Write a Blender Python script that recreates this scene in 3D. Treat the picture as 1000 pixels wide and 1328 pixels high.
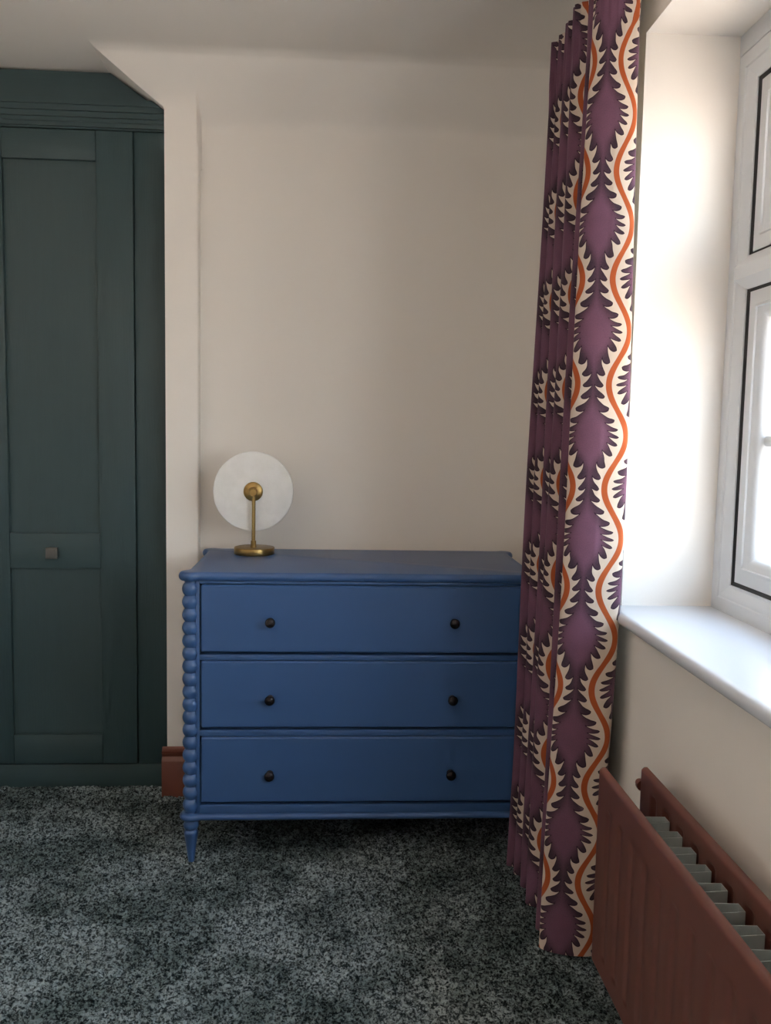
import bpy, bmesh, math, random
import numpy as np
from mathutils import Vector, Matrix

C = bpy.context.scene
for o in list(bpy.data.objects):
    bpy.data.objects.remove(o, do_unlink=True)
COL = C.collection

# ------------------------------------------------------------------ camera
def make_camera():
    y, t, r = [math.radians(a) for a in (3.4003, 5.4114, 1.0585)]
    F = Vector((math.sin(y) * math.cos(t), math.cos(y) * math.cos(t), -math.sin(t)))
    R = F.cross(Vector((0, 0, 1))).normalized()
    U = R.cross(F)
    R, U = R * math.cos(r) + U * math.sin(r), -R * math.sin(r) + U * math.cos(r)
    cd = bpy.data.cameras.new('camera')
    cam = bpy.data.objects.new('camera', cd)
    COL.objects.link(cam)
    m = Matrix.Identity(4)
    for i in range(3):
        m[i][0], m[i][1], m[i][2] = R[i], U[i], -F[i]
    m[0][3], m[1][3], m[2][3] = 0, 0, 1.261
    cam.matrix_world = m
    cd.sensor_fit = 'HORIZONTAL'
    cd.sensor_width = 36.0
    cd.lens = 36.0 * 1149.38 / 1000.0
    cd.clip_start = 0.05
    C.camera = cam
make_camera()

# ------------------------------------------------------------------ sky, exposure
SKY_STRENGTH = 15.0
w = bpy.data.worlds.new('daylight')
C.world = w
w.use_nodes = True
nt = w.node_tree
nt.nodes.clear()
wo = nt.nodes.new('ShaderNodeOutputWorld')
bg = nt.nodes.new('ShaderNodeBackground')
bg.inputs['Strength'].default_value = SKY_STRENGTH
tc = nt.nodes.new('ShaderNodeTexCoord')
sx = nt.nodes.new('ShaderNodeSeparateXYZ')
rp = nt.nodes.new('ShaderNodeValToRGB')             # open ground below, bright horizon, paler blue overhead
rp.color_ramp.elements[0].position = 0.0
rp.color_ramp.elements[0].color = (0.80, 0.665, 0.60, 1)
rp.color_ramp.elements[1].position = 1.0
rp.color_ramp.elements[1].color = (0.50, 0.72, 1.05, 1)
for p_, c_ in ((0.44, (0.95, 0.81, 0.74, 1)), (0.53, (0.96, 0.98, 1.03, 1)), (0.65, (0.78, 0.89, 1.05, 1))):
    rp.color_ramp.elements.new(p_).color = c_
nt.links.new(tc.outputs['Generated'], sx.inputs[0])
mr = nt.nodes.new('ShaderNodeMapRange')
mr.inputs['From Min'].default_value = -1.0; mr.inputs['From Max'].default_value = 1.0
nt.links.new(sx.outputs['Z'], mr.inputs['Value'])
nt.links.new(mr.outputs['Result'], rp.inputs[0])
nt.links.new(rp.outputs[0], bg.inputs['Color'])
nt.links.new(bg.outputs[0], wo.inputs['Surface'])
sl = bpy.data.lights.new('hazy_sun', 'SUN')
sl.energy = 0.25
sl.angle = math.radians(34)
sl.color = (1.0, 0.96, 0.91)
so = bpy.data.objects.new('hazy_sun', sl); COL.objects.link(so)
so.rotation_euler = Vector((-0.47, 0.86, -0.06)).to_track_quat('-Z', 'Y').to_euler()
ul = bpy.data.lights.new('ceiling_fill', 'AREA')       # added fill with no fixture, left of the camera, thrown up at the ceiling
ul.shape = 'DISK'; ul.size = 0.30; ul.energy = 10.5; ul.color = (1.0, 0.89, 0.83)
uo = bpy.data.objects.new('ceiling_fill', ul); COL.objects.link(uo)
uo.location = (-1.25, 0.55, 1.75); uo.rotation_euler = (math.pi, 0, 0)
C.view_settings.view_transform = 'Standard'
C.view_settings.look = 'None'
C.view_settings.gamma = 1.0
C.view_settings.use_curve_mapping = False
C.view_settings.exposure = 0.17

# ------------------------------------------------------------------ helpers
def srgb(r, g, b):
    f = lambda c: (c / 255 / 12.92) if c / 255 <= 0.04045 else ((c / 255 + 0.055) / 1.055) ** 2.4
    return (f(r), f(g), f(b), 1.0)

class S:
    """A little wrapper that turns Python arithmetic into math nodes."""
    nt = None
    def __init__(s, x): s.x = x
    @staticmethod
    def op(name, *a, clamp=False):
        n = S.nt.nodes.new('ShaderNodeMath'); n.operation = name; n.use_clamp = clamp
        for i, v in enumerate(a):
            if isinstance(v, S): S.nt.links.new(v.x, n.inputs[i])
            else: n.inputs[i].default_value = float(v)
        return S(n.outputs[0])
    def __add__(s, o): return S.op('ADD', s, o)
    __radd__ = __add__
    def __sub__(s, o): return S.op('SUBTRACT', s, o)
    def __rsub__(s, o): return S.op('SUBTRACT', o, s)
    def __mul__(s, o): return S.op('MULTIPLY', s, o)
    __rmul__ = __mul__
    def __truediv__(s, o): return S.op('DIVIDE', s, o)
    def __rtruediv__(s, o): return S.op('DIVIDE', o, s)
    def sm(s, a, b):
        n = S.nt.nodes.new('ShaderNodeMapRange'); n.interpolation_type = 'SMOOTHSTEP'
        S.nt.links.new(s.x, n.inputs['Value'])
        for k, v in (('From Min', a), ('From Max', b)):
            if isinstance(v, S): S.nt.links.new(v.x, n.inputs[k])
            else: n.inputs[k].default_value = v
        return S(n.outputs['Result'])

def mix(nt, fac, a, b):
    n = nt.nodes.new('ShaderNodeMix'); n.data_type = 'RGBA'
    for sock, v in ((n.inputs['Factor'], fac), (n.inputs['A'], a), (n.inputs['B'], b)):
        pass
    ins = [i for i in n.inputs if i.enabled]
    for sock, v in zip((n.inputs[0], n.inputs[6], n.inputs[7]), (fac, a, b)):
        if isinstance(v, S): nt.links.new(v.x, sock)
        elif hasattr(v, 'links'): nt.links.new(v, sock)
        else: sock.default_value = v
    return n.outputs[2]

def new_mat(name, color=(0.8, 0.8, 0.8, 1), rough=0.5, metal=0.0, spec=0.5):
    m = bpy.data.materials.new(name); m.use_nodes = True
    b = m.node_tree.nodes['Principled BSDF']
    b.inputs['Base Color'].default_value = color
    b.inputs['Roughness'].default_value = rough
    b.inputs['Metallic'].default_value = metal
    b.inputs['Specular IOR Level'].default_value = spec
    return m, m.node_tree, b

def noise(nt, scale, detail=3, rough=0.5, coord='Object', vec=None, mapscale=None):
    n = nt.nodes.new('ShaderNodeTexNoise')
    n.inputs['Scale'].default_value = scale
    n.inputs['Detail'].default_value = detail
    n.inputs['Roughness'].default_value = rough
    t = nt.nodes.new('ShaderNodeTexCoord')
    src = t.outputs[coord]
    if mapscale:
        mp = nt.nodes.new('ShaderNodeMapping'); mp.inputs['Scale'].default_value = mapscale
        nt.links.new(src, mp.inputs[0]); src = mp.outputs[0]
    nt.links.new(src, n.inputs['Vector'])
    return n.outputs['Fac']

def bump(nt, b, h, strength, dist):
    n = nt.nodes.new('ShaderNodeBump')
    n.inputs['Strength'].default_value = strength
    n.inputs['Distance'].default_value = dist
    nt.links.new(h, n.inputs['Height'])
    nt.links.new(n.outputs[0], b.inputs['Normal'])

def painted(name, col, rough, var=0.06, nscale=8, bs=0.0, bscale=300, spec=0.5):
    m, nt, b = new_mat(name, col, rough, 0, spec)
    f = noise(nt, nscale, 4)
    dk = tuple(c * (1 - var) for c in col[:3]) + (1,)
    lt = tuple(min(1, c * (1 + var)) for c in col[:3]) + (1,)
    nt.links.new(mix(nt, f, dk, lt), b.inputs['Base Color'])
    if bs: bump(nt, b, noise(nt, bscale, 2), bs, 0.001)
    return m

M = {}
M['wall'] = painted('wall_emulsion', srgb(238, 232, 224), 0.65, 0.012, 3, 0.12, 260, 0.3)
M['ceiling'] = painted('ceiling_emulsion', srgb(238, 232, 224), 0.75, 0.012, 3, 0.1, 260, 0.2)
M['sill'] = painted('sill_gloss_paint', srgb(208, 212, 218), 0.22, 0.01, 5, 0.03, 120)
M['upvc'] = painted('white_upvc', srgb(212, 215, 218), 0.28, 0.01, 5)
M['gasket'] = painted('black_gasket', srgb(18, 18, 22), 0.6, 0.05, 20)
M['blue'] = painted('blue_eggshell_paint', srgb(56, 87, 132), 0.34, 0.03, 14, 0.04, 160)
M['terracotta'] = painted('terracotta_radiator_enamel', srgb(108, 66, 56), 0.4, 0.03, 12, 0.03, 200)
M['skirting'] = painted('brown_skirting_paint', srgb(116, 66, 52), 0.4, 0.04, 12)
M['bronze'] = painted('dark_bronze', srgb(44, 40, 42), 0.24, 0.1, 40)
M['bronze'].node_tree.nodes['Principled BSDF'].inputs['Metallic'].default_value = 0.6
M['pewter'] = painted('aged_pewter', srgb(104, 102, 98), 0.4, 0.12, 60)
M['pewter'].node_tree.nodes['Principled BSDF'].inputs['Metallic'].default_value = 0.7
M['lining'] = painted('curtain_lining', srgb(206, 198, 184), 0.9, 0.03, 30)
M['ground'] = painted('paved_ground', srgb(168, 150, 128), 0.9, 0.15, 1.5)
M['render'] = painted('outside_render', srgb(214, 206, 196), 0.9, 0.05, 3)

def galv():
    m, nt, b = new_mat('galvanised_steel', srgb(170, 178, 176), 0.45, 0.15)
    f = noise(nt, 60, 4, mapscale=(1, 1, 0.25))
    nt.links.new(mix(nt, f, srgb(150, 160, 158), srgb(192, 200, 198)), b.inputs['Base Color'])
    return m
M['galv'] = galv()

def brass():
    m, nt, b = new_mat('brushed_brass', srgb(176, 138, 78), 0.34, 1.0)
    f = noise(nt, 90, 3, mapscale=(1, 1, 12))
    nt.links.new(mix(nt, f, srgb(136, 110, 66), srgb(172, 144, 92)), b.inputs['Base Color'])
    return m
M['brass'] = brass()

def alabaster():
    m, nt, b = new_mat('alabaster', srgb(226, 226, 222), 0.4)
    f = noise(nt, 22, 8, 0.65)
    r = nt.nodes.new('ShaderNodeValToRGB')
    r.color_ramp.elements[0].position = 0.35; r.color_ramp.elements[0].color = srgb(238, 237, 233)
    r.color_ramp.elements[1].position = 0.72; r.color_ramp.elements[1].color = srgb(248, 247, 244)
    nt.links.new(f, r.inputs[0]); nt.links.new(r.outputs[0], b.inputs['Base Color'])
    b.inputs['Subsurface Weight'].default_value = 0.5
    b.inputs['Subsurface Radius'].default_value = (0.03, 0.03, 0.028)
    b.inputs['Subsurface Scale'].default_value = 0.5
    return m
M['alabaster'] = alabaster()

def wood_paint(name, ms):
    m, nt, b = new_mat(name, srgb(56, 76, 76), 0.5)
    f = noise(nt, 10, 6, 0.6, mapscale=ms)
    nt.links.new(mix(nt, f, srgb(47, 67, 70), srgb(52, 73, 76)), b.inputs['Base Color'])
    wv = nt.nodes.new('ShaderNodeTexWave')
    wv.wave_type = 'BANDS'; wv.bands_direction = 'X' if ms[2] < ms[0] else 'Z'
    wv.inputs['Scale'].default_value = 34
    wv.inputs['Distortion'].default_value = 14
    wv.inputs['Detail'].default_value = 3
    wv.inputs['Detail Scale'].default_value = 1.2
    t = nt.nodes.new('ShaderNodeTexCoord'); mp = nt.nodes.new('ShaderNodeMapping')
    mp.inputs['Scale'].default_value = tuple(0.12 if v < 1 else 1.0 for v in ms)
    nt.links.new(t.outputs['Object'], mp.inputs[0]); nt.links.new(mp.outputs[0], wv.inputs['Vector'])
    bump(nt, b, wv.outputs['Fac'], 0.14 if ms[2] < ms[0] else 0.05, 0.0012)
    return m
M['green_v'] = wood_paint('dark_green_paint_upright_grain', (6, 6, 0.5))
M['green_h'] = wood_paint('dark_green_paint_level_grain', (0.5, 6, 6))
M['green'] = painted('dark_green_paint', srgb(49, 69, 72), 0.5, 0.03, 10, 0.05, 120)

def glass():
    m, nt, b = new_mat('window_glass')
    nt.nodes.remove(b)
    out = nt.nodes['Material Output']
    tr = nt.nodes.new('ShaderNodeBsdfTransparent'); tr.inputs[0].default_value = (0.95, 0.97, 0.96, 1)
    gl = nt.nodes.new('ShaderNodeBsdfGlossy'); gl.inputs['Roughness'].default_value = 0.01
    lw = nt.nodes.new('ShaderNodeLayerWeight'); lw.inputs['Blend'].default_value = 0.5
    S.nt = nt
    fr = S.op('POWER', S(lw.outputs['Facing']), 4.0) * 0.9 + 0.07      # double glazing
    ms = nt.nodes.new('ShaderNodeMixShader')
    nt.links.new(fr.x, ms.inputs[0]); nt.links.new(tr.outputs[0], ms.inputs[1]); nt.links.new(gl.outputs[0], ms.inputs[2])
    nt.links.new(ms.outputs[0], out.inputs['Surface'])
    return m
M['glass'] = glass()

def carpet():
    m, nt, b = new_mat('twist_pile_carpet', rough=0.95, spec=0.1)
    S.nt = nt
    fine = S(noise(nt, 170, 2, 0.7))
    tuft = S(noise(nt, 75, 2, 0.6))
    g = (fine * 0.6 + tuft * 0.4).sm(0.41, 0.60)
    big = S(noise(nt, 3.2, 4, 0.62)).sm(0.42, 0.6)
    mid = S(noise(nt, 9.0, 3, 0.6)).sm(0.35, 0.65)
    patch = (big * 0.65 + mid * 0.35)
    dk = mix(nt, patch, srgb(13, 21, 23), srgb(38, 49, 51))
    lt = mix(nt, patch, srgb(94, 108, 108), srgb(162, 175, 178))
    nt.links.new(mix(nt, g, dk, lt), b.inputs['Base Color'])
    bump(nt, b, fine.x, 0.8, 0.004)
    return m
M['carpet'] = carpet()

def curtain_print():
    """Mirrored meandering thorned stems, worked out from the cloth's own u (across) and v (up), in metres."""
    m, nt, b = new_mat('velvet_stem_print', rough=0.8, spec=0.15)
    S.nt = nt
    uv = nt.nodes.new('ShaderNodeUVMap'); uv.uv_map = 'cloth'
    sp = nt.nodes.new('ShaderNodeSeparateXYZ'); nt.links.new(uv.outputs[0], sp.inputs[0])
    u0, v = S(sp.outputs[0]), S(sp.outputs[1])
    W, P, A, Z0 = 0.124, 0.2356, 0.0240, 1.368
    n1 = nt.nodes.new('ShaderNodeTexNoise'); n1.inputs['Scale'].default_value = 26; n1.inputs['Detail'].default_value = 1
    nt.links.new(uv.outputs[0], n1.inputs['Vector'])
    wob = (S(n1.outputs['Fac']) - 0.5)
    u = S.op('PINGPONG', u0, W)
    k = 2 * math.pi / P
    ph = (v - Z0) * k
    cs, sn = S.op('COSINE', ph), S.op('SINE', ph)
    d = u - (W / 2 + A * cs)
    s = sn * (-A * k)
    q2 = 1.0 / (s * s + 1.0)
    sgn = S.op('SIGN', d)
    fan = 0.60 - 0.46 * (cs * sgn)                       # thorns fan out less on the outside of a bend
    vf = v + d * s * q2 * fan + wob * 0.004
    a = S.op('ABSOLUTE', d) * S.op('SQRT', q2)
    phf = (vf - Z0) * k
    conv = S.op('COSINE', phf) * sgn                     # 1 on the outside of a bend
    base = 0.0148 - 0.0026 * conv + wob * 0.003
    L = 0.0236 - 0.0042 * conv + wob * 0.010
    q = (a - base) / L
    qc = S.op('MAXIMUM', q, 0.0)
    t = (vf - qc * qc * 0.012) / (P / 10.0)
    fr = S.op('FRACT', t)
    wv = S.op('ABSOLUTE', fr - 0.5) * 2.0
    lobe = S.op('MAXIMUM', 1.0 - qc / 0.34, 0.0)
    edge = 0.76 * S.op('POWER', S.op('MAXIMUM', 1.0 - qc, 0.0), 0.95) + 0.30 * lobe * lobe * lobe - wv
    edge = S.op('MINIMUM', edge, (1.0 - q) * 2.0)
    inside = S.op('LESS_THAN', q, 0.0)
    edge = S.op('MAXIMUM', edge, inside * 2.0 - 1.0)
    cream = edge.sm(-0.03, 0.05)
    line = edge.sm(-0.24, -0.10) * (1.0 - cream)
    ow = 0.0062 + 0.0012 * S.op('ABSOLUTE', cs) + wob * 0.0012
    orange = 1.0 - (a - ow).sm(-0.0005, 0.0005)
    # ground: the velvet's lit streak midway between stems is put into the colour
    n2 = nt.nodes.new('ShaderNodeTexNoise'); n2.inputs['Scale'].default_value = 330; n2.inputs['Detail'].default_value = 3
    nt.links.new(uv.outputs[0], n2.inputs['Vector'])
    n3 = nt.nodes.new('ShaderNodeTexNoise'); n3.inputs['Scale'].default_value = 18; n3.inputs['Detail'].default_value = 4
    nt.links.new(uv.outputs[0], n3.inputs['Vector'])
    g = (a.sm(0.022, 0.058) * 0.85 + (S(n3.outputs['Fac']) - 0.5) * 0.6 + (S(n2.outputs['Fac']) - 0.5) * 0.5)
    g = S.op('ADD', g, 0.05, clamp=True)
    gc = mix(nt, g, srgb(58, 45, 54), srgb(114, 78, 97))
    gc = mix(nt, line, gc, srgb(48, 28, 44))
    cc = mix(nt, S(n3.outputs['Fac']), srgb(190, 172, 156), srgb(214, 198, 182))
    oc = mix(nt, S(n3.outputs['Fac']), srgb(150, 70, 36), srgb(180, 92, 50))
    col = mix(nt, cream, gc, cc)
    col = mix(nt, orange, col, oc)
    nt.links.new(col, b.inputs['Base Color'])
    b.inputs['Sheen Weight'].default_value = 0.12
    b.inputs['Sheen Roughness'].default_value = 0.4
    bump(nt, b, n2.outputs['Fac'], 0.1, 0.0006)
    return m
M['print'] = curtain_print()

# ------------------------------------------------------------------ mesh helpers
def sharp(bm, ang=40):
    a = math.radians(ang)
    for f in bm.faces: f.smooth = True
    for e in bm.edges:
        e.smooth = len(e.link_faces) == 2 and e.calc_face_angle(0) < a

ORIGIN = {}
def obj(name, bm, mat, parent=None, ang=40, recalc=True):
    if recalc: bmesh.ops.recalc_face_normals(bm, faces=bm.faces)
    sharp(bm, ang)
    if parent is not None:          # shapes are given in world metres: bring them to the thing's own origin
        org = ORIGIN[parent.name]
        bmesh.ops.translate(bm, vec=-org, verts=bm.verts)
    me = bpy.data.meshes.new(name); bm.to_mesh(me); bm.free()
    me.materials.append(mat)
    o = bpy.data.objects.new(name, me); COL.objects.link(o)
    if parent is not None:
        o.parent = parent
        ORIGIN[o.name] = org
    return o

def thing(name, label, cat, loc, group=None):
    o = bpy.data.objects.new(name, None); COL.objects.link(o)
    o.empty_display_size = 0.1
    o.location = loc
    ORIGIN[o.name] = Vector(loc)
    if cat: o['label'] = label; o['category'] = cat
    if group: o['group'] = group
    return o

def struct(o, label=None, cat=None):
    o['kind'] = 'structure'
    if label: o['label'] = label
    if cat: o['category'] = cat
    return o

def box(bm, x0, x1, y0, y1, z0, z1, bev=0.0, seg=2):
    vs = [bm.verts.new(p) for p in ((x0, y0, z0), (x1, y0, z0), (x1, y1, z0), (x0, y1, z0), (x0, y0, z1), (x1, y0, z1), (x1, y1, z1), (x0, y1, z1))]
    fs = [bm.faces.new([vs[i] for i in f]) for f in ((0, 3, 2, 1), (4, 5, 6, 7), (0, 1, 5, 4), (1, 2, 6, 5), (2, 3, 7, 6), (3, 0, 4, 7))]
    if bev:
        es = {e for f in fs for e in f.edges}
        bmesh.ops.bevel(bm, geom=list(es), offset=bev, segments=seg, affect='EDGES', profile=0.5)
    return bm

def BX(*a, **k):
    return box(bmesh.new(), *a, **k)

def lathe(bm, prof, origin, axis='Z', n=28):
    """prof: (radius, height) pairs; the ends are capped."""
    rings = []
    for r, h in prof:
        ring = []
        for i in range(n):
            t = 2 * math.pi * i / n
            c, s = r * math.cos(t), r * math.sin(t)
            p = {'Z': (c, s, h), 'Y': (c, h, s), 'X': (h, c, s)}[axis]
            ring.append(bm.verts.new(Vector(p) + Vector(origin)))
        rings.append(ring)
    for a, b in zip(rings, rings[1:]):
        for i in range(n):
            bm.faces.new((a[i], a[(i + 1) % n], b[(i + 1) % n], b[i]))
    bm.faces.new(rings[0]); bm.faces.new(rings[-1])
    return bm

def prism(bm, pts, f0, f1):
    """Closed outline pts; f0/f1 turn a 2-D point into the two ends."""
    a = [bm.verts.new(f0(*p)) for p in pts]; b = [bm.verts.new(f1(*p)) for p in pts]
    bm.faces.new(a); bm.faces.new(b[::-1])
    for i in range(len(pts)):
        j = (i + 1) % len(pts)
        bm.faces.new((a[i], a[j], b[j], b[i]))
    return bm

def rect_sweep(bm, y0, y1, z0, z1, prof):
    """Mitred frame in a plane of constant X: prof = closed list of (inset, x)."""
    rings = []
    for ins, x in prof:
        rings.append([bm.verts.new((x, yy, zz)) for yy, zz in ((y0 + ins, z0 + ins), (y1 - ins, z0 + ins), (y1 - ins, z1 - ins), (y0 + ins, z1 - ins))])
    for i in range(len(rings)):
        a, b = rings[i], rings[(i + 1) % len(rings)]
        for k in range(4):
            bm.faces.new((a[k], a[(k + 1) % 4], b[(k + 1) % 4], b[k]))
    return bm

# ------------------------------------------------------------------ the room
XL, XR, YF, YB = -1.95, 0.700, -0.45, 3.03
ZC = 2.405
NX0, NX1, NY = -0.556, -0.4495, 2.98          # boxed pier beside the wardrobe
WY0, WY1, WZ0, WZ1 = -0.10, 2.08, 0.8435, 2.170   # window opening
XG = 0.9225                                   # room face of the window frame

# floor: fitted carpet, its pile modelled as fine relief where it is seen
bm = BX(XL - 0.1, 1.25, YF - 0.1, 3.7, -0.16, -0.012)
floor = struct(obj('floor', bm, M['carpet']), 'dark grey green twist pile carpet fitted across the floor')

def pile():
    x0, x1, y0, y1, st = -1.7, XR - 0.001, 1.15, 3.06, 0.0045
    nx, ny = int((x1 - x0) / st), int((y1 - y0) / st)
    rng = np.random.default_rng(4)
    xs = np.linspace(x0, x1, nx); ys = np.linspace(y0, y1, ny)
    X, Y = np.meshgrid(xs, ys)
    h = rng.random((ny, nx))
    h2 = (h + np.roll(h, 1, 0) + np.roll(h, 1, 1) + np.roll(np.roll(h, 1, 0), 1, 1)) / 4
    Z = -0.0085 + 0.006 * h + 0.008 * (h2 - 0.5)
    Z = np.minimum(Z, 0.0)
    X = X + (rng.random((ny, nx)) - 0.5) * st * 0.7
    Y = Y + (rng.random((ny, nx)) - 0.5) * st * 0.7
    X[:, -1] = x1; Y[-1, :] = y1
    co = np.stack([X, Y, Z], -1).reshape(-1, 3).astype(np.float32)
    idx = np.arange(nx * ny).reshape(ny, nx)
    q = np.stack([idx[:-1, :-1], idx[:-1, 1:], idx[1:, 1:], idx[1:, :-1]], -1).reshape(-1, 4).astype(np.int32)
    me = bpy.data.meshes.new('carpet_pile')
    me.vertices.add(len(co)); me.vertices.foreach_set('co', co.ravel())
    me.loops.add(q.size); me.loops.foreach_set('vertex_index', q.ravel())
    me.polygons.add(len(q)); me.polygons.foreach_set('loop_start', np.arange(0, q.size, 4, dtype=np.int32))
    me.update(); me.validate()
    me.polygons.foreach_set('use_smooth', np.ones(len(q), dtype=bool))
    me.materials.append(M['carpet'])
    o = bpy.data.objects.new('carpet_pile', me); COL.objects.link(o)
    o.parent = floor
    o['kind'] = 'stuff'
pile()

# back wall with the boxed pier, whose top runs into the sloping ceiling
bm = BX(NX1 - 0.005, 1.25, YB, YB + 0.12, -0.16, 2.6)
struct(obj('wall_back', bm, M['wall']), 'warm white back wall behind the blue chest of drawers')
slope_z = lambda y: ZC - (y - 2.865) * (ZC - 2.247) / (3.03 - 2.865)
bm = bmesh.new()
zs = slope_z(NY)
DX0, DZ0, DX1, DZ1 = -0.752, ZC, NX0, 2.270         # the diagonal cut in X and Z
front = [(NX0, -0.02), (NX1, -0.02), (NX1, 2.16), (NX0, 2.16)]
prism(bm, front, lambda x, z: (x, NY, z), lambda x, z: (x, 3.70, z))
vert = [e for e in bm.edges if all(abs(v.co.x - NX1) < 1e-5 and abs(v.co.y - NY) < 1e-5 for v in e.verts)]
bmesh.ops.bevel(bm, geom=vert, offset=0.006, segments=3, affect='EDGES', profile=0.5)
struct(obj('trim_1', bm, M['wall']), 'narrow white boxed pier between wardrobe and chest')

# ceiling: flat part and the diagonal soffit over the wardrobe
bm = BX(XL - 0.1, 1.25, YF - 0.1, 3.70, ZC, ZC + 0.14)
diag = lambda z: DX0 + (DZ0 - z) * (DX1 - DX0) / (DZ0 - DZ1)
rows = [(2.825 + 0.05 * t, ZC - 0.0004 - 0.0118 * t ** 2.2) for t in [i / 8 for i in range(9)]]
zt0 = rows[-1][1]
rows += [(None, zt0 - 0.008 * (i + 1)) for i in range(38)]
KS = 0.030
def smin(a, b):
    h = max(KS - abs(a - b), 0) / KS
    return min(a, b) - h * h * KS * 0.25
def wall_y(x):                        # pier front, then the wall behind, with an eased corner
    t = min(1, max(0, (x - (NX1 - 0.004)) / 0.010)); t = t * t * (3 - 2 * t)
    return NY + (YB - 0.001 - NY) * t
slope_y = lambda z: 2.875 + (zt0 - z) * 1.06
xcols = [None] + [NX0 + 0.02 + 0.012 * i for i in range(6)] + [NX1 - 0.010 + 0.002 * i for i in range(11)] + [NX1 + 0.02 + 0.06 * i for i in range(20)] + [1.2]
bs = bmesh.new(); grid = []
for y, z in rows:
    xl = max(min(diag(z), NX0), DX0 if z > ZC - 0.002 else -9)
    xl = min(xl, NX0)
    row = []
    for k, x in enumerate(xcols):
        # columns near the left are spread out to the diagonal edge
        xx = xl if x is None else x
        if x is not None and k <= 6: xx = xl + (xcols[7] - xl) * k / 7
        yy = y if y is not None else smin(slope_y(z), wall_y(xx)) - 0.0004
        row.append(bs.verts.new((xx, yy, z)))
    grid.append(row)
for r0, r1 in zip(grid, grid[1:]):
    for i in range(len(r0) - 1):
        bs.faces.new((r0[i], r0[i + 1], r1[i + 1], r1[i]))
edge_pts = [r[0].co.copy() for r in grid]
struct(obj('ceiling_slope', bs, M['wall'], ang=60), 'sloping plaster band between ceiling and back wall')
fr = [bm.verts.new(p) for p in edge_pts if p.z > DZ1 - 0.02]
bk = [bm.verts.new((v.co.x, 3.70, v.co.z)) for v in fr]
for i in range(len(fr) - 1):
    bm.faces.new((fr[i], fr[i + 1], bk[i + 1], bk[i]))
struct(obj('ceiling', bm, M['ceiling'], ang=25), 'white ceiling above the wardrobe and chest')

# right wall around the window
bm = bmesh.new()
box(bm, XR, 1.34, YF - 0.1, WY0, -0.16, 2.6)
box(bm, XR, 1.34, WY1, 3.15, -0.16, 2.6)
box(bm, XR, 1.34, WY0, WY1, -0.16, WZ0 - 0.03)
box(bm, XR, 1.34, WY0, WY1, WZ1, 2.6)
struct(obj('wall_right', bm, M['wall']), 'white window wall with deep plastered reveal')
struct(obj('wall_left', BX(XL - 0.12, XL, YF - 0.1, 3.7, -0.16, 2.6), M['wall']))
struct(obj('wall_front', BX(XL - 0.12, 1.22, YF - 0.12, YF, -0.16, 2.6), M['wall']))
struct(obj('wall_alcove', BX(XL - 0.12, NX0 + 0.1, 3.68, 3.8, -0.16, 2.6), M['wall']))

# window board
bm = bmesh.new()
xs, r = 0.6635, 0.0150
pr = [(XG + 0.05, WZ0)] + [(xs + r - r * math.sin(t), WZ0 - r + r * math.cos(t)) for t in [math.pi * i / 10 for i in range(11)]] + [(XG + 0.05, WZ0 - 2 * r)]
prism(bm, pr, lambda x, z: (x, WY0 - 0.05, z), lambda x, z: (x, WY1 + 0.0, z))
# horns past the reveal stop at the wall face
pr2 = [(XR, WZ0)] + pr[1:12] + [(XR, WZ0 - 2 * r)]
prism(bm, pr2, lambda x, z: (x, WY1 + 0.0, z), lambda x, z: (x, WY1 + 0.05, z))
struct(obj('trim_2', bm, M['sill']), 'glossy white window board under the window')

# window: mitred frame, transom, two lights each with fanlight
win = thing('window_1', None, None, (XG, 1.0, WZ0)); struct(win, 'white casement window with transom and glazing bars in deep reveal')
fp = [(0, XG + 0.07), (0, XG), (0.030, XG), (0.033, XG + 0.0035), (0.036, XG + 0.0035), (0.046, XG + 0.0075), (0.058, XG + 0.0145), (0.064, XG + 0.0145), (0.064, XG + 0.07)]
ZW1 = WZ1 - 0.047
o = obj('outer_frame', rect_sweep(bmesh.new(), WY0, WY1, WZ0, ZW1, fp), M['upvc'], win, ang=30)
obj('head_packer', BX(XG - 0.002, XG + 0.07, WY0, WY1, ZW1 + 0.001, WZ1, bev=0.002), M['upvc'], win)
# transom with a moulded section and pointed end
tz0, tz1 = 1.594, 1.666
def transom(y0, y1):
    bm = bmesh.new()
    sec = [(XG + 0.07, tz0 - 0.002), (XG + 0.016, tz0 - 0.002), (XG + 0.006, tz0 + 0.012), (XG - 0.001, tz0 + 0.022), (XG - 0.002, tz0 + 0.05), (XG + 0.006, tz1 - 0.010), (XG + 0.016, tz1 + 0.002), (XG + 0.07, tz1 + 0.002)]
    zm = (tz0 + tz1) / 2
    def end(y, sg):
        return lambda x, z: (x, y - sg * (0.0 + abs(z - zm) * 0.75), z)
    prism(bm, sec, end(y0, -1), end(y1, 1))
    return bm
obj('transom', transom(WY0 + 0.027, WY1 - 0.026), M['upvc'], win, ang=30)
MUL = [WY0 + (WY1 - WY0) * k / 3 for k in (1, 2)]
for ym in MUL:
    obj('mullion', BX(XG, XG + 0.068, ym - 0.035, ym + 0.035, WZ0 + 0.05, ZW1 - 0.05, bev=0.008), M['upvc'], win)
sp = [(0, XG + 0.075), (0, XG + 0.021), (0.031, XG + 0.021), (0.033, XG + 0.017), (0.037, XG + 0.017), (0.039, XG + 0.021), (0.050, XG + 0.025), (0.060, XG + 0.034), (0.064, XG + 0.045), (0.064, XG + 0.075)]
gp = [(-0.0086, XG + 0.060), (-0.0086, XG + 0.0170), (0.004, XG + 0.0265), (0.004, XG + 0.060)]
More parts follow.
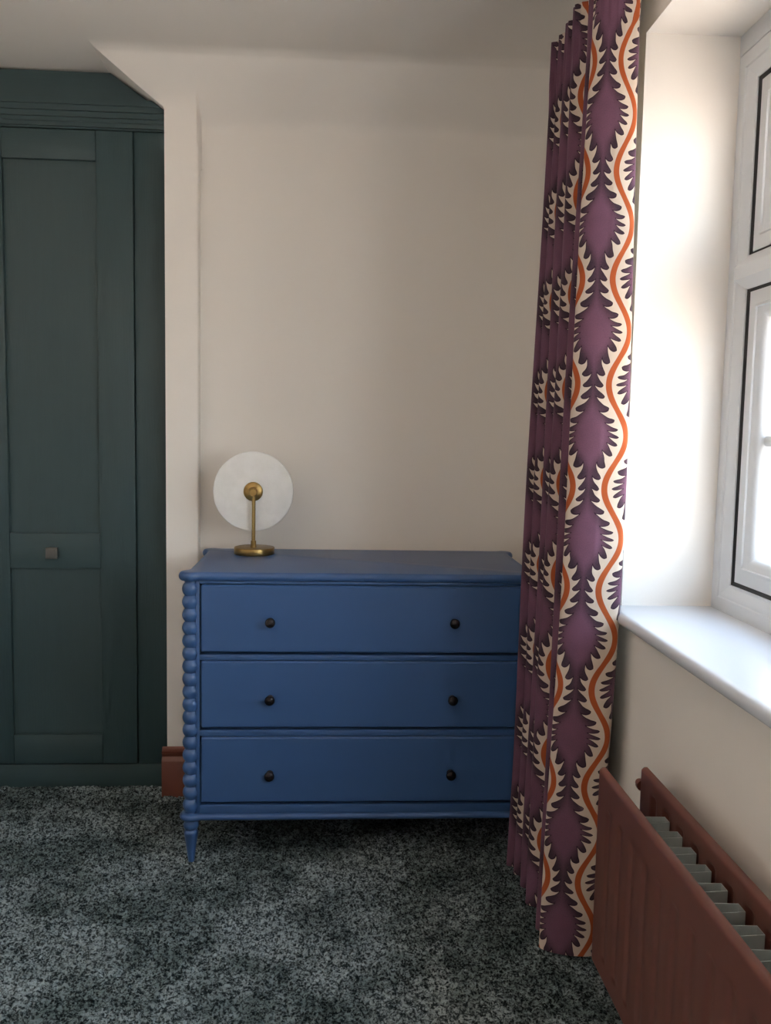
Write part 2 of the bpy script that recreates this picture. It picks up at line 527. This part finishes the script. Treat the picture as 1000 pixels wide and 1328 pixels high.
for (a, b) in ((WY0 + 0.064, MUL[0] - 0.035), (MUL[0] + 0.035, MUL[1] - 0.035), (MUL[1] + 0.035, WY1 - 0.064)):
    for (c, d) in ((WZ0 + 0.064, tz0), (tz1, ZW1 - 0.064)):
        g = 0.0088
        sh = obj('sash', rect_sweep(bmesh.new(), a + g, b - g, c + g, d - g, sp), M['upvc'], win, ang=30)
        obj('gasket', rect_sweep(bmesh.new(), a + g, b - g, c + g, d - g, gp), M['gasket'], sh)
        obj('pane', BX(XG + 0.052, XG + 0.058, a + g + 0.062, b - g - 0.062, c + g + 0.062, d - g - 0.062), M['glass'], sh)
        if d - c > 0.6:
            zb = 1.247
            bm = bmesh.new()
            for xx, sg in ((XG + 0.052, -1), (XG + 0.058, 1)):
                sec = [(xx, zb - 0.013), (xx + sg * 0.006, zb - 0.012), (xx + sg * 0.010, zb - 0.006), (xx + sg * 0.010, zb + 0.006), (xx + sg * 0.006, zb + 0.012), (xx, zb + 0.013)]
                prism(bm, sec, lambda x, z: (x, a + g + 0.058 - abs(z - zb) * 0.0, z), lambda x, z: (x, b - g - 0.058, z))
            obj('glazing_bar', bm, M['upvc'], sh)

# skirting
def skirt_prof():
    return [(0, -0.01), (0, 0.112), (0.002, 0.118), (0.006, 0.122), (0.010, 0.128), (0.0085, 0.136), (0.004, 0.142), (0.0035, 0.147), (0.012, 0.151), (0.0195, 0.160), (0.0195, -0.01)]
T = 0.0195
bm = bmesh.new()
pr = [(d, z * 1.02) for d, z in skirt_prof()]
path = [(NX0 - 0.016, NY - T), (NX1 + T, NY - T), (NX1 + T, YB - T), (XR, YB - T)]
def skirt_ring(i):
    # direction into the wall at each path corner
    dirs = [(0, 1), (-1, 1), (-1, 1), (0, 1)][i]
    return [bm.verts.new((path[i][0] + dirs[0] * d, path[i][1] + dirs[1] * d, z)) for d, z in pr]
rings = [skirt_ring(i) for i in range(4)]
for a, b in zip(rings, rings[1:]):
    for i in range(len(pr)):
        j = (i + 1) % len(pr)
        bm.faces.new((a[i], a[j], b[j], b[i]))
bm.faces.new(rings[0]); bm.faces.new(rings[-1])
struct(obj('baseboard_back', bm, M['skirting'], ang=30), 'brown moulded skirting board around the pier and back wall')
bm = bmesh.new()
prism(bm, pr, lambda d, z: (XR - T + d, YF, z), lambda d, z: (XR - T + d, YB - T, z))
struct(obj('baseboard_right', bm, M['skirting'], ang=30))

# ------------------------------------------------------------------ fitted wardrobe
WF = 3.040
wr = thing('fitted_wardrobe', 'dark green fitted wardrobe with framed panel doors and cornice, in the alcove', 'wardrobe', (-1.5, 3.3, 0))
XD = NX0 - 0.001
def diag_x(z, off=0.004):     # the wardrobe is scribed to the diagonal soffit
    return min(XD, DX0 + (DZ0 - z) * (DX1 - DX0) / (DZ0 - DZ1) - off)
def scribed(bm, z0, z1, y0, y1, xl=XL + 0.001):
    pts = [(xl, z0), (diag_x(z0), z0)]
    zk = DZ1 + 0.0
    if z0 < zk < z1: pts.append((XD, zk))
    pts += [(diag_x(z1), z1), (xl, z1)]
    return prism(bm, pts, lambda x, z: (x, y0, z), lambda x, z: (x, y1, z))
obj('carcass', scribed(bmesh.new(), 0.075, 2.393, WF + 0.040, 3.66), M['green'], wr)
obj('frieze', scribed(bmesh.new(), 2.285, ZC - 0.009, WF + 0.018, WF + 0.040), M['green_h'], wr)
# cornice: layered sections, each scribed to the diagonal
bm = bmesh.new()
for z0, z1, y in ((2.212, 2.217, WF + 0.002), (2.217, 2.226, WF - 0.007), (2.226, 2.232, WF - 0.003), (2.232, 2.245, WF - 0.006), (2.245, 2.262, WF - 0.013), (2.262, 2.280, WF - 0.021), (2.280, 2.296, WF - 0.026), (2.296, 2.300, WF - 0.023)):
    scribed(bm, z0, z1, y, WF + 0.03)
obj('cornice', bm, M['green_h'], wr)
obj('plinth', BX(XL + 0.001, XD, WF + 0.008, WF + 0.06, -0.008, 0.0745, bev=0.001), M['green_h'], wr)
obj('infill_panel', BX(-0.6680, XD, WF + 0.012, WF + 0.034, 0.076, 2.211, bev=0.001), M['green_v'], wr)
def wardrobe_door(x0, x1, knob):
    z0, z1 = 0.080, 2.208
    d = obj('door', BX(x0 + 0.002, x1 - 0.002, WF + 0.014, WF + 0.026, z0, z1), M['green_v'], wr)
    sw = 0.1185
    for a, b in ((x0, x0 + sw), (x1 - sw, x1)):
        obj('stile', BX(a, b, WF, WF + 0.017, z0, z1, bev=0.0015), M['green_v'], d)
    for a, b in ((z0, 0.183), (0.765, 0.885), (2.1135, z1)):
        obj('rail', BX(x0 + sw + 0.0006, x1 - sw - 0.0006, WF + 0.0006, WF + 0.016, a, b, bev=0.0015), M['green_h'], d)
    bm = bmesh.new()
    kx, kz = knob, 0.8205
    box(bm, kx - 0.011, kx + 0.011, WF - 0.012, WF + 0.001, kz - 0.011, kz + 0.011, bev=0.002)
    box(bm, kx - 0.0195, kx + 0.0195, WF - 0.026, WF - 0.011, kz - 0.0195, kz + 0.0195, bev=0.003)
    box(bm, kx - 0.0145, kx + 0.0145, WF - 0.028, WF - 0.025, kz - 0.0145, kz + 0.0145, bev=0.001)
    obj('knob', bm, M['pewter'], d)['label'] = 'small square pewter knob'
wardrobe_door(-1.2090, -0.6705, -0.945)
wardrobe_door(-1.7510, -1.2120, -1.475)
obj("infill_panel", BX(XL + 0.001, -1.7535, WF + 0.012, WF + 0.034, 0.076, 2.211, bev=0.001), M["green_v"], wr)

# ------------------------------------------------------------------ chest of drawers
PXL, PXR, PYF, PYB = -0.3985, 0.5765, 2.497, 2.953
ch = thing('chest_of_drawers', 'blue painted three drawer chest with bobbin turned corner posts, against the back wall', 'chest', (0.089, 2.72, 0))
def outline(R, ex, ey, r):
    """Rectangle with a round lobe over each post, eased into the straight edges. ex/ey: how far the straight edge lies outside the post centre."""
    cxm, cym = (PXL + PXR) / 2, (PYF + PYB) / 2
    hx, hy = (PXR - PXL) / 2, (PYB - PYF) / 2
    def quarter():
        # corner at (+hx,+hy); from the side edge (x = hx+ex) round to the back edge (y = hy+ey)
        pts = []
        dxs = hx + ex + r - hx
        dys = math.sqrt((R + r) ** 2 - dxs ** 2)
        fx, fy = hx + ex + r, hy - dys            # fillet centre beside the side edge
        a0, a1 = math.pi, math.atan2(hy - fy, hx - fx)
        if a1 < 0: a1 += 2 * math.pi
        for i in range(8):
            t = a0 + (a1 - a0) * i / 7
            pts.append((fx + r * math.cos(t), fy + r * math.sin(t)))
        gy = hy + ey + r
        gdx = math.sqrt((R + r) ** 2 - (ey + r) ** 2)
        gx = hx - gdx
        b0 = math.atan2(fy - hy, fx - hx); b1 = math.atan2(gy - hy, gx - hx)
        for i in range(1, 18):
            t = b0 + (b1 - b0) * i / 18
            pts.append((hx + R * math.cos(t), hy + R * math.sin(t)))
        c0 = math.atan2(hy - gy, hx - gx)
        c1 = -math.pi / 2
        for i in range(8):
            t = c0 + (c1 - c0) * i / 7
            pts.append((gx + r * math.cos(t), gy + r * math.sin(t)))
        return pts
    q = quarter()
    full = q + [(-x, y) for x, y in q[::-1]] + [(-x, -y) for x, y in q] + [(x, -y) for x, y in q[::-1]]
    return [(x + cxm, y + cym) for x, y in full]
def slab(out, prof):
    """prof: (inset, z) rings from the bottom up; caps both ends."""
    n = len(out)
    nrm = []
    for i in range(n):
        a, b = Vector(out[i - 1]), Vector(out[(i + 1) % n])
        t = (b - a).normalized(); nrm.append(Vector((t.y, -t.x)))
    bm = bmesh.new()
    rings = [[bm.verts.new((out[i][0] - nrm[i].x * ins, out[i][1] - nrm[i].y * ins, z)) for i in range(n)] for ins, z in prof]
    for a, b in zip(rings, rings[1:]):
        for i in range(n):
            bm.faces.new((a[i], a[(i + 1) % n], b[(i + 1) % n], b[i]))
    bm.faces.new(rings[0]); bm.faces.new(rings[-1])
    return bm
OUT = outline(0.0330, 0.0115, 0.0235, 0.030)
def bull(z0, z1, n=8, k=1.0):
    r = (z1 - z0) / 2
    return [(r * k * (1 - math.cos(t)), (z0 + z1) / 2 + r * math.sin(t)) for t in [-math.pi / 2 + math.pi * i / n for i in range(n + 1)]]
obj('top', slab(OUT, bull(0.8245, 0.850, k=0.8)), M['blue'], ch, ang=35)
obj('base_moulding', slab(OUT, bull(0.1265, 0.1465)), M['blue'], ch, ang=35)
# carcass sides, back, bottom
bm = bmesh.new()
box(bm, PXL + 0.001, PXL + 0.021, PYF + 0.001, PYB + 0.012, 0.1465, 0.8245)
box(bm, PXR - 0.021, PXR - 0.001, PYF + 0.001, PYB + 0.012, 0.1465, 0.8245)
box(bm, PXL + 0.021, PXR - 0.021, PYB, PYB + 0.012, 0.1465, 0.8245)
box(bm, PXL + 0.021, PXR - 0.021, PYF + 0.026, PYB, 0.1465, 0.160)
box(bm, PXL + 0.021, PXR - 0.021, PYF + 0.04, PYF + 0.05, 0.160, 0.8245)
obj('carcass', bm, M['blue'], ch)
DL, DR = -0.3689, 0.5469
for a, b in ((PXL + 0.016, DL - 0.0030), (DR + 0.0030, PXR - 0.016)):
    obj('stile', BX(a, b, 2.4835, 2.53, 0.1465, 0.8245, bev=0.001), M['blue'], ch)
def face_rail(z0, z1, y=2.4835):
    return BX(DL - 0.0028, DR + 0.0028, y, 2.53, z0, z1, bev=0.001)
for z0, z1 in ((0.8165, 0.8244), (0.5975, 0.6130), (0.3755, 0.3930), (0.1466, 0.1710)):
    obj('rail', face_rail(z0, z1), M['blue'], ch)
knob_prof = [(0.0105, 0), (0.0105, -0.002), (0.0062, -0.004), (0.0055, -0.012), (0.0075, -0.0145), (0.0125, -0.0165), (0.0146, -0.0205), (0.0143, -0.0240), (0.0122, -0.0275), (0.0085, -0.0300), (0.0040, -0.0312), (0.0005, -0.0315)]
for z0, z1, kz in ((0.6186, 0.8140, 0.7105), (0.3985, 0.5952, 0.4867), (0.1768, 0.3730, 0.2649)):
    d = obj('drawer', BX(DL, DR, 2.481, 2.53, z0 + 0.0012, z1, bev=0.0050, seg=1), M['blue'], ch, ang=20)
    for kx in (-0.1722, 0.3500):
        obj('knob', lathe(bmesh.new(), knob_prof, (kx, 2.4812, kz), 'Y', 20), M['bronze'], d)['label'] = 'dark bronze round knob'
# bobbin posts and feet
def bobbin():
    z0, z1, nb = 0.1465, 0.8245, 18
    p = (z1 - z0 - 0.010) / nb
    prof = [(0.0175, z0)]
    for i in range(nb):
        zc = z0 + 0.004 + p * (i + 0.5)
        for j in range(-5, 6):
            t = j / 5 * 0.985
            prof.append((0.0155 + 0.0085 * math.cos(t * math.pi / 2) ** 0.72, zc + t * p / 2))
    prof.append((0.0175, z1))
    return prof
foot_prof = [(0.0085, -0.002), (0.0090, 0.001), (0.0160, 0.054), (0.0192, 0.074), (0.0208, 0.083), (0.0204, 0.088), (0.0180, 0.0925), (0.0158, 0.0945), (0.0158, 0.0960), (0.0195, 0.0985), (0.0222, 0.1045), (0.0226, 0.1100), (0.0205, 0.1165), (0.0180, 0.1200), (0.0180, 0.1270)]
bp = bobbin()
post0 = foot0 = None
for x in (PXL, PXR):
    for y in (PYF, PYB):
        if post0 is None:
            post0 = obj('bobbin_post', lathe(bmesh.new(), bp, (0, 0, 0), n=32), M['blue'], ch, ang=60)
            foot0 = obj('foot', lathe(bmesh.new(), foot_prof, (0, 0, 0), n=32), M['blue'], ch, ang=50)
            p, f = post0, foot0
        else:
            p, f = post0.copy(), foot0.copy()
            COL.objects.link(p); COL.objects.link(f)
        p.location = (x, y, 0); f.location = (x, y, 0)

# ------------------------------------------------------------------ table lamp
LX, LY, LZ = -0.2515, 2.849, 0.850
lm = thing('table_lamp', 'brass table lamp with round white alabaster disc, on the blue chest', 'lamp', (LX, LY, LZ))
obj('base', lathe(bmesh.new(), [(0.0625, LZ), (0.0640, LZ + 0.0012), (0.0648, LZ + 0.003), (0.0648, LZ + 0.0205), (0.0640, LZ + 0.0218), (0.0625, LZ + 0.0223), (0.001, LZ + 0.0223)], (LX, LY, 0), n=56), M['brass'], lm)
RX, RY = -0.2535, LY - 0.010
bm = lathe(bmesh.new(), [(0.0098, LZ + 0.0222), (0.0098, LZ + 0.027), (0.0085, LZ + 0.028), (0.0085, LZ + 0.044), (0.0058, LZ + 0.0445), (0.0058, 1.050)], (RX, RY, 0), n=24)
obj('stem', bm, M['brass'], lm)
DZc, DXc, DYf = 1.0500, -0.2570, LY + 0.012
ds = obj('disc', lathe(bmesh.new(), [(0.1255, 0.0), (0.1272, 0.0006), (0.1282, 0.0022), (0.1282, 0.0150), (0.1272, 0.0166), (0.1255, 0.0172)], (DXc, DYf, DZc), 'Y', 96), M['alabaster'], lm)
ds['label'] = 'round white alabaster disc'
obj('rosette', lathe(bmesh.new(), [(0.0308, 0.001), (0.0308, -0.0018), (0.0300, -0.0026), (0.0150, -0.0062), (0.0140, -0.0062), (0.0130, -0.0130)], (DXc, DYf, DZc), 'Y', 48), M['brass'], lm)
obj('pivot_knob', lathe(bmesh.new(), [(0.0112, -0.010), (0.0118, -0.011), (0.0118, -0.0320), (0.0108, -0.0332)], (DXc + 0.002, DYf, DZc - 0.001), 'Y', 32), M['brass'], lm)

# ------------------------------------------------------------------ radiator
rad = thing('radiator', 'terracotta brown double panel radiator below the window', 'radiator', (0.60, 1.25, 0.0))
RY0, RY1, RZ0, RZ1 = 0.72, 1.715, 0.172, 0.583
def rad_panel(xf, th, ztop=0.524, depth=0.0022):
    """Pressed steel panel: plain top and bottom channels, shallow flutes between."""
    ny, nz = 260, 130
    ys = np.linspace(RY0, RY1, ny); zs_ = np.linspace(RZ0, RZ1, nz)
    bm = bmesh.new(); grid = []
    for z in zs_:
        row = []
        for y in ys:
            # distance to the rim for the rolled edge
            e = min(y - RY0, RY1 - y, z - RZ0, RZ1 - z)
            rr = 0.008
            x = xf + (rr - math.sqrt(max(0, rr * rr - (rr - e) ** 2)) if e < rr else 0)
            k = ((y - 1.6371) / 0.0672 + 0.5) % 1.0 - 0.5
            dy = abs(k) * 0.0672
            if 0.9 < (y + 1) and y < RY1 - 0.04 and y > RY0 + 0.04:
                zt, zb = ztop - 0.010, 0.212 + 0.010
                dz = max(zb - z, z - zt, 0)
                q = math.hypot(dy / 0.020, dz / 0.010)
                if q < 1: x += depth * (0.5 + 0.5 * math.cos(math.pi * q))
            row.append(bm.verts.new((x, y, z)))
        grid.append(row)
    for j in range(nz - 1):
        for i in range(ny - 1):
            bm.faces.new((grid[j][i], grid[j][i + 1], grid[j + 1][i + 1], grid[j + 1][i]))
    rim = [grid[0][i] for i in range(ny)] + [grid[j][-1] for j in range(1, nz)] + [grid[-1][i] for i in range(ny - 2, -1, -1)] + [grid[j][0] for j in range(nz - 2, 0, -1)]
    back = [bm.verts.new((xf + th, v.co.y, v.co.z)) for v in rim]
    for i in range(len(rim)):
        j = (i + 1) % len(rim)
        bm.faces.new((rim[i], rim[j], back[j], back[i]))
    bm.faces.new(back)
    return bm
PT = 0.0145
obj('front_panel', rad_panel(0.545, PT), M['terracotta'], rad, ang=50)
obj('back_panel', rad_panel(0.6315, PT, 0.556, 0.007), M['terracotta'], rad, ang=50)
# pressed convector fins, one channel each
def fin_mesh():
    pts = [(0.5600, 0.0), (0.6285, 0.0045), (0.6285, 0.0285), (0.5615, 0.0330), (0.5600, 0.0600)]
    bm = bmesh.new(); th = 0.0017
    z0, z1 = 0.20, 0.545
    out = []
    for i, p in enumerate(pts):
        a = Vector(pts[max(0, i - 1)]); b = Vector(pts[min(len(pts) - 1, i + 1)])
        t = (b - a).normalized(); out.append((p[0] - t.y * th, p[1] + t.x * th))
    loop = pts + out[::-1]
    return prism(bm, loop, lambda x, y: (x, y, z0), lambda x, y: (x, y, z1))
fin0 = obj('convector_fin', fin_mesh(), M['galv'], rad, ang=20)
nf = 13
for i in range(nf):
    f = fin0 if i == 0 else fin0.copy()
    if i:
        COL.objects.link(f)
    f.location = (0, 1.5975 - 0.0608 * (i + 1) + 0.0015, 0)
obj('air_vent', lathe(bmesh.new(), [(0.011, RY1 - 0.004), (0.011, RY1 + 0.006), (0.008, RY1 + 0.008), (0.008, RY1 + 0.016), (0.006, RY1 + 0.018)], (0.636, 0, 0.545), 'Y', 18), M['terracotta'], rad)
for y in (0.95, 1.50):
    obj('wall_bracket', BX(0.644, XR + 0.001, y - 0.015, y + 0.015, 0.24, 0.52, bev=0.002), M['terracotta'], rad)

# ------------------------------------------------------------------ curtain
def curtain():
    ctl = [(.6480, 2.014), (.6460, 1.998), (.6330, 1.9905), (.598, 1.9925), (.560, 2.002), (.5300, 2.017), (.5175, 2.0345), (.5400, 2.050), (.600, 2.062), (.642, 2.072), (.600, 2.084), (.545, 2.096), (.5270, 2.114),
           (.545, 2.133), (.600, 2.155), (.640, 2.172), (.600, 2.190), (.545, 2.214), (.5275, 2.235), (.545, 2.253), (.600, 2.265), (.640, 2.277), (.600, 2.290), (.548, 2.306), (.5320, 2.324),
           (.548, 2.340), (.600, 2.350), (.642, 2.358), (.600, 2.367), (.545, 2.377), (.5270, 2.392), (.545, 2.405), (.590, 2.411), (.640, 2.418), (.590, 2.425), (.540, 2.430), (.5170, 2.438), (.525, 2.449), (.560, 2.4535), (.60, 2.454)]
    P = [Vector(p) for p in ctl]
    dense = []
    for i in range(len(P) - 1):
        p0, p1, p2, p3 = P[max(0, i - 1)], P[i], P[i + 1], P[min(len(P) - 1, i + 2)]
        for j in range(9):
            t = j / 9
            dense.append(0.5 * ((2 * p1) + (p2 - p0) * t + (2 * p0 - 5 * p1 + 4 * p2 - p3) * t * t + (3 * p1 - p0 - 3 * p2 + p3) * t ** 3))
    dense.append(P[-1])
    s = [0.0]
    for a, b in zip(dense, dense[1:]): s.append(s[-1] + (b - a).length)
    # the gathers fall one print repeat apart, so each ridge shows the same strip of the print
    ridge = [(j * 9) for j in (6, 12, 18, 24, 30, 36)]
    tgt = [0.181 - 0.010] + [0.372 - 0.010 + 0.248 * k + j for k, j in enumerate((0.004, -0.006, 0.003, -0.010, -0.002))]
    ks = [0.0] + [s[i] for i in ridge] + [s[-1]]
    kt = [0.0] + tgt + [tgt[-1] + s[-1] - s[ridge[-1]]]
    arc = list(s)
    s = [float(np.interp(v, ks, kt)) for v in s]
    ZT, ZB, nz = 2.292, 0.004, 110
    U0 = 0.010
    def point(i, z, off):
        p = dense[i]
        a, b = dense[max(0, i - 1)], dense[min(len(dense) - 1, i + 1)]
        t = (b - a).normalized(); nrm = Vector((-t.y, t.x))     # towards the wall side
        h = z / ZT
        x, y = p.x + nrm.x * off, p.y + nrm.y * off
        # gathered a little tighter at the heading
        if i < 54:                                              # the leading panel spreads a little at mid height
            k = max(0.0, (x - 0.5175) / 0.13)
            x += k * (0.020 * math.sin(math.pi * min(1, h * 0.97 + 0.03)) - 0.006 * max(0, 1 - 3 * h))
        xt = 0.565 + (x - 0.515) * 0.70
        e = h ** 1.0
        x = x + (xt - x) * e
        y += 0.0022 * math.sin(5.1 * z + 9 * y) * (1 if i > 30 else 0.4) * min(1, z * 3)
        x += 0.0030 * math.sin(3.3 * z + 21 * p.y) * min(1, z * 3)
        if z > 2.12:                                            # pencil pleats under the heading tape
            k = min(1, (z - 2.12) / 0.06)
            x += 0.0025 * k * math.sin(arc[i] * 2 * math.pi / 0.022)
        return (x, min(y, 2.4575), z)
    def sheet(off, ztop, zbot, i0, i1):
        bm = bmesh.new(); uvl = bm.loops.layers.uv.new('cloth'); rows = []
        for r in range(nz + 1):
            z = zbot + (ztop - zbot) * r / nz
            rows.append([bm.verts.new(point(i, z, off)) for i in range(i0, i1)])
        for r in range(nz):
            for i in range(i1 - i0 - 1):
                f = bm.faces.new((rows[r][i], rows[r][i + 1], rows[r + 1][i + 1], rows[r + 1][i]))
                for l, (ii, rr) in zip(f.loops, ((i, r), (i + 1, r), (i + 1, r + 1), (i, r + 1))):
                    l[uvl].uv = (s[ii + i0] + U0, zbot + (ztop - zbot) * rr / nz)
        return bm
    cu = thing('curtain', 'floor length purple velvet curtain printed with orange and cream thorned stems', 'curtain', (0.58, 2.2, 0.0))
    c = obj('cloth', sheet(0.0, ZT, ZB, 0, len(dense)), M['print'], cu, ang=180, recalc=False)
    md = c.modifiers.new('thickness', 'SOLIDIFY'); md.thickness = 0.0016; md.offset = 0
    l = obj('lining', sheet(-0.0035, ZT - 0.01, ZB + 0.012, 14, len(dense)), M['lining'], cu, ang=180, recalc=False)
    md = l.modifiers.new('thickness', 'SOLIDIFY'); md.thickness = 0.0010; md.offset = 0
    l['label'] = 'cream lining on the wall side'
    tr = thing('curtain_track', 'white curtain track above the window, mostly hidden by the purple curtain', 'curtain track', (0.64, 1.6, 2.262))
    obj('rail', BX(0.668, 0.682, 0.45, 2.46, 2.268, 2.290, bev=0.002), M['upvc'], tr)
    for y in (0.6, 1.5, 2.35):
        obj('bracket', BX(0.655, XR + 0.001, y - 0.01, y + 0.01, 2.288, 2.296), M['upvc'], tr)
curtain()
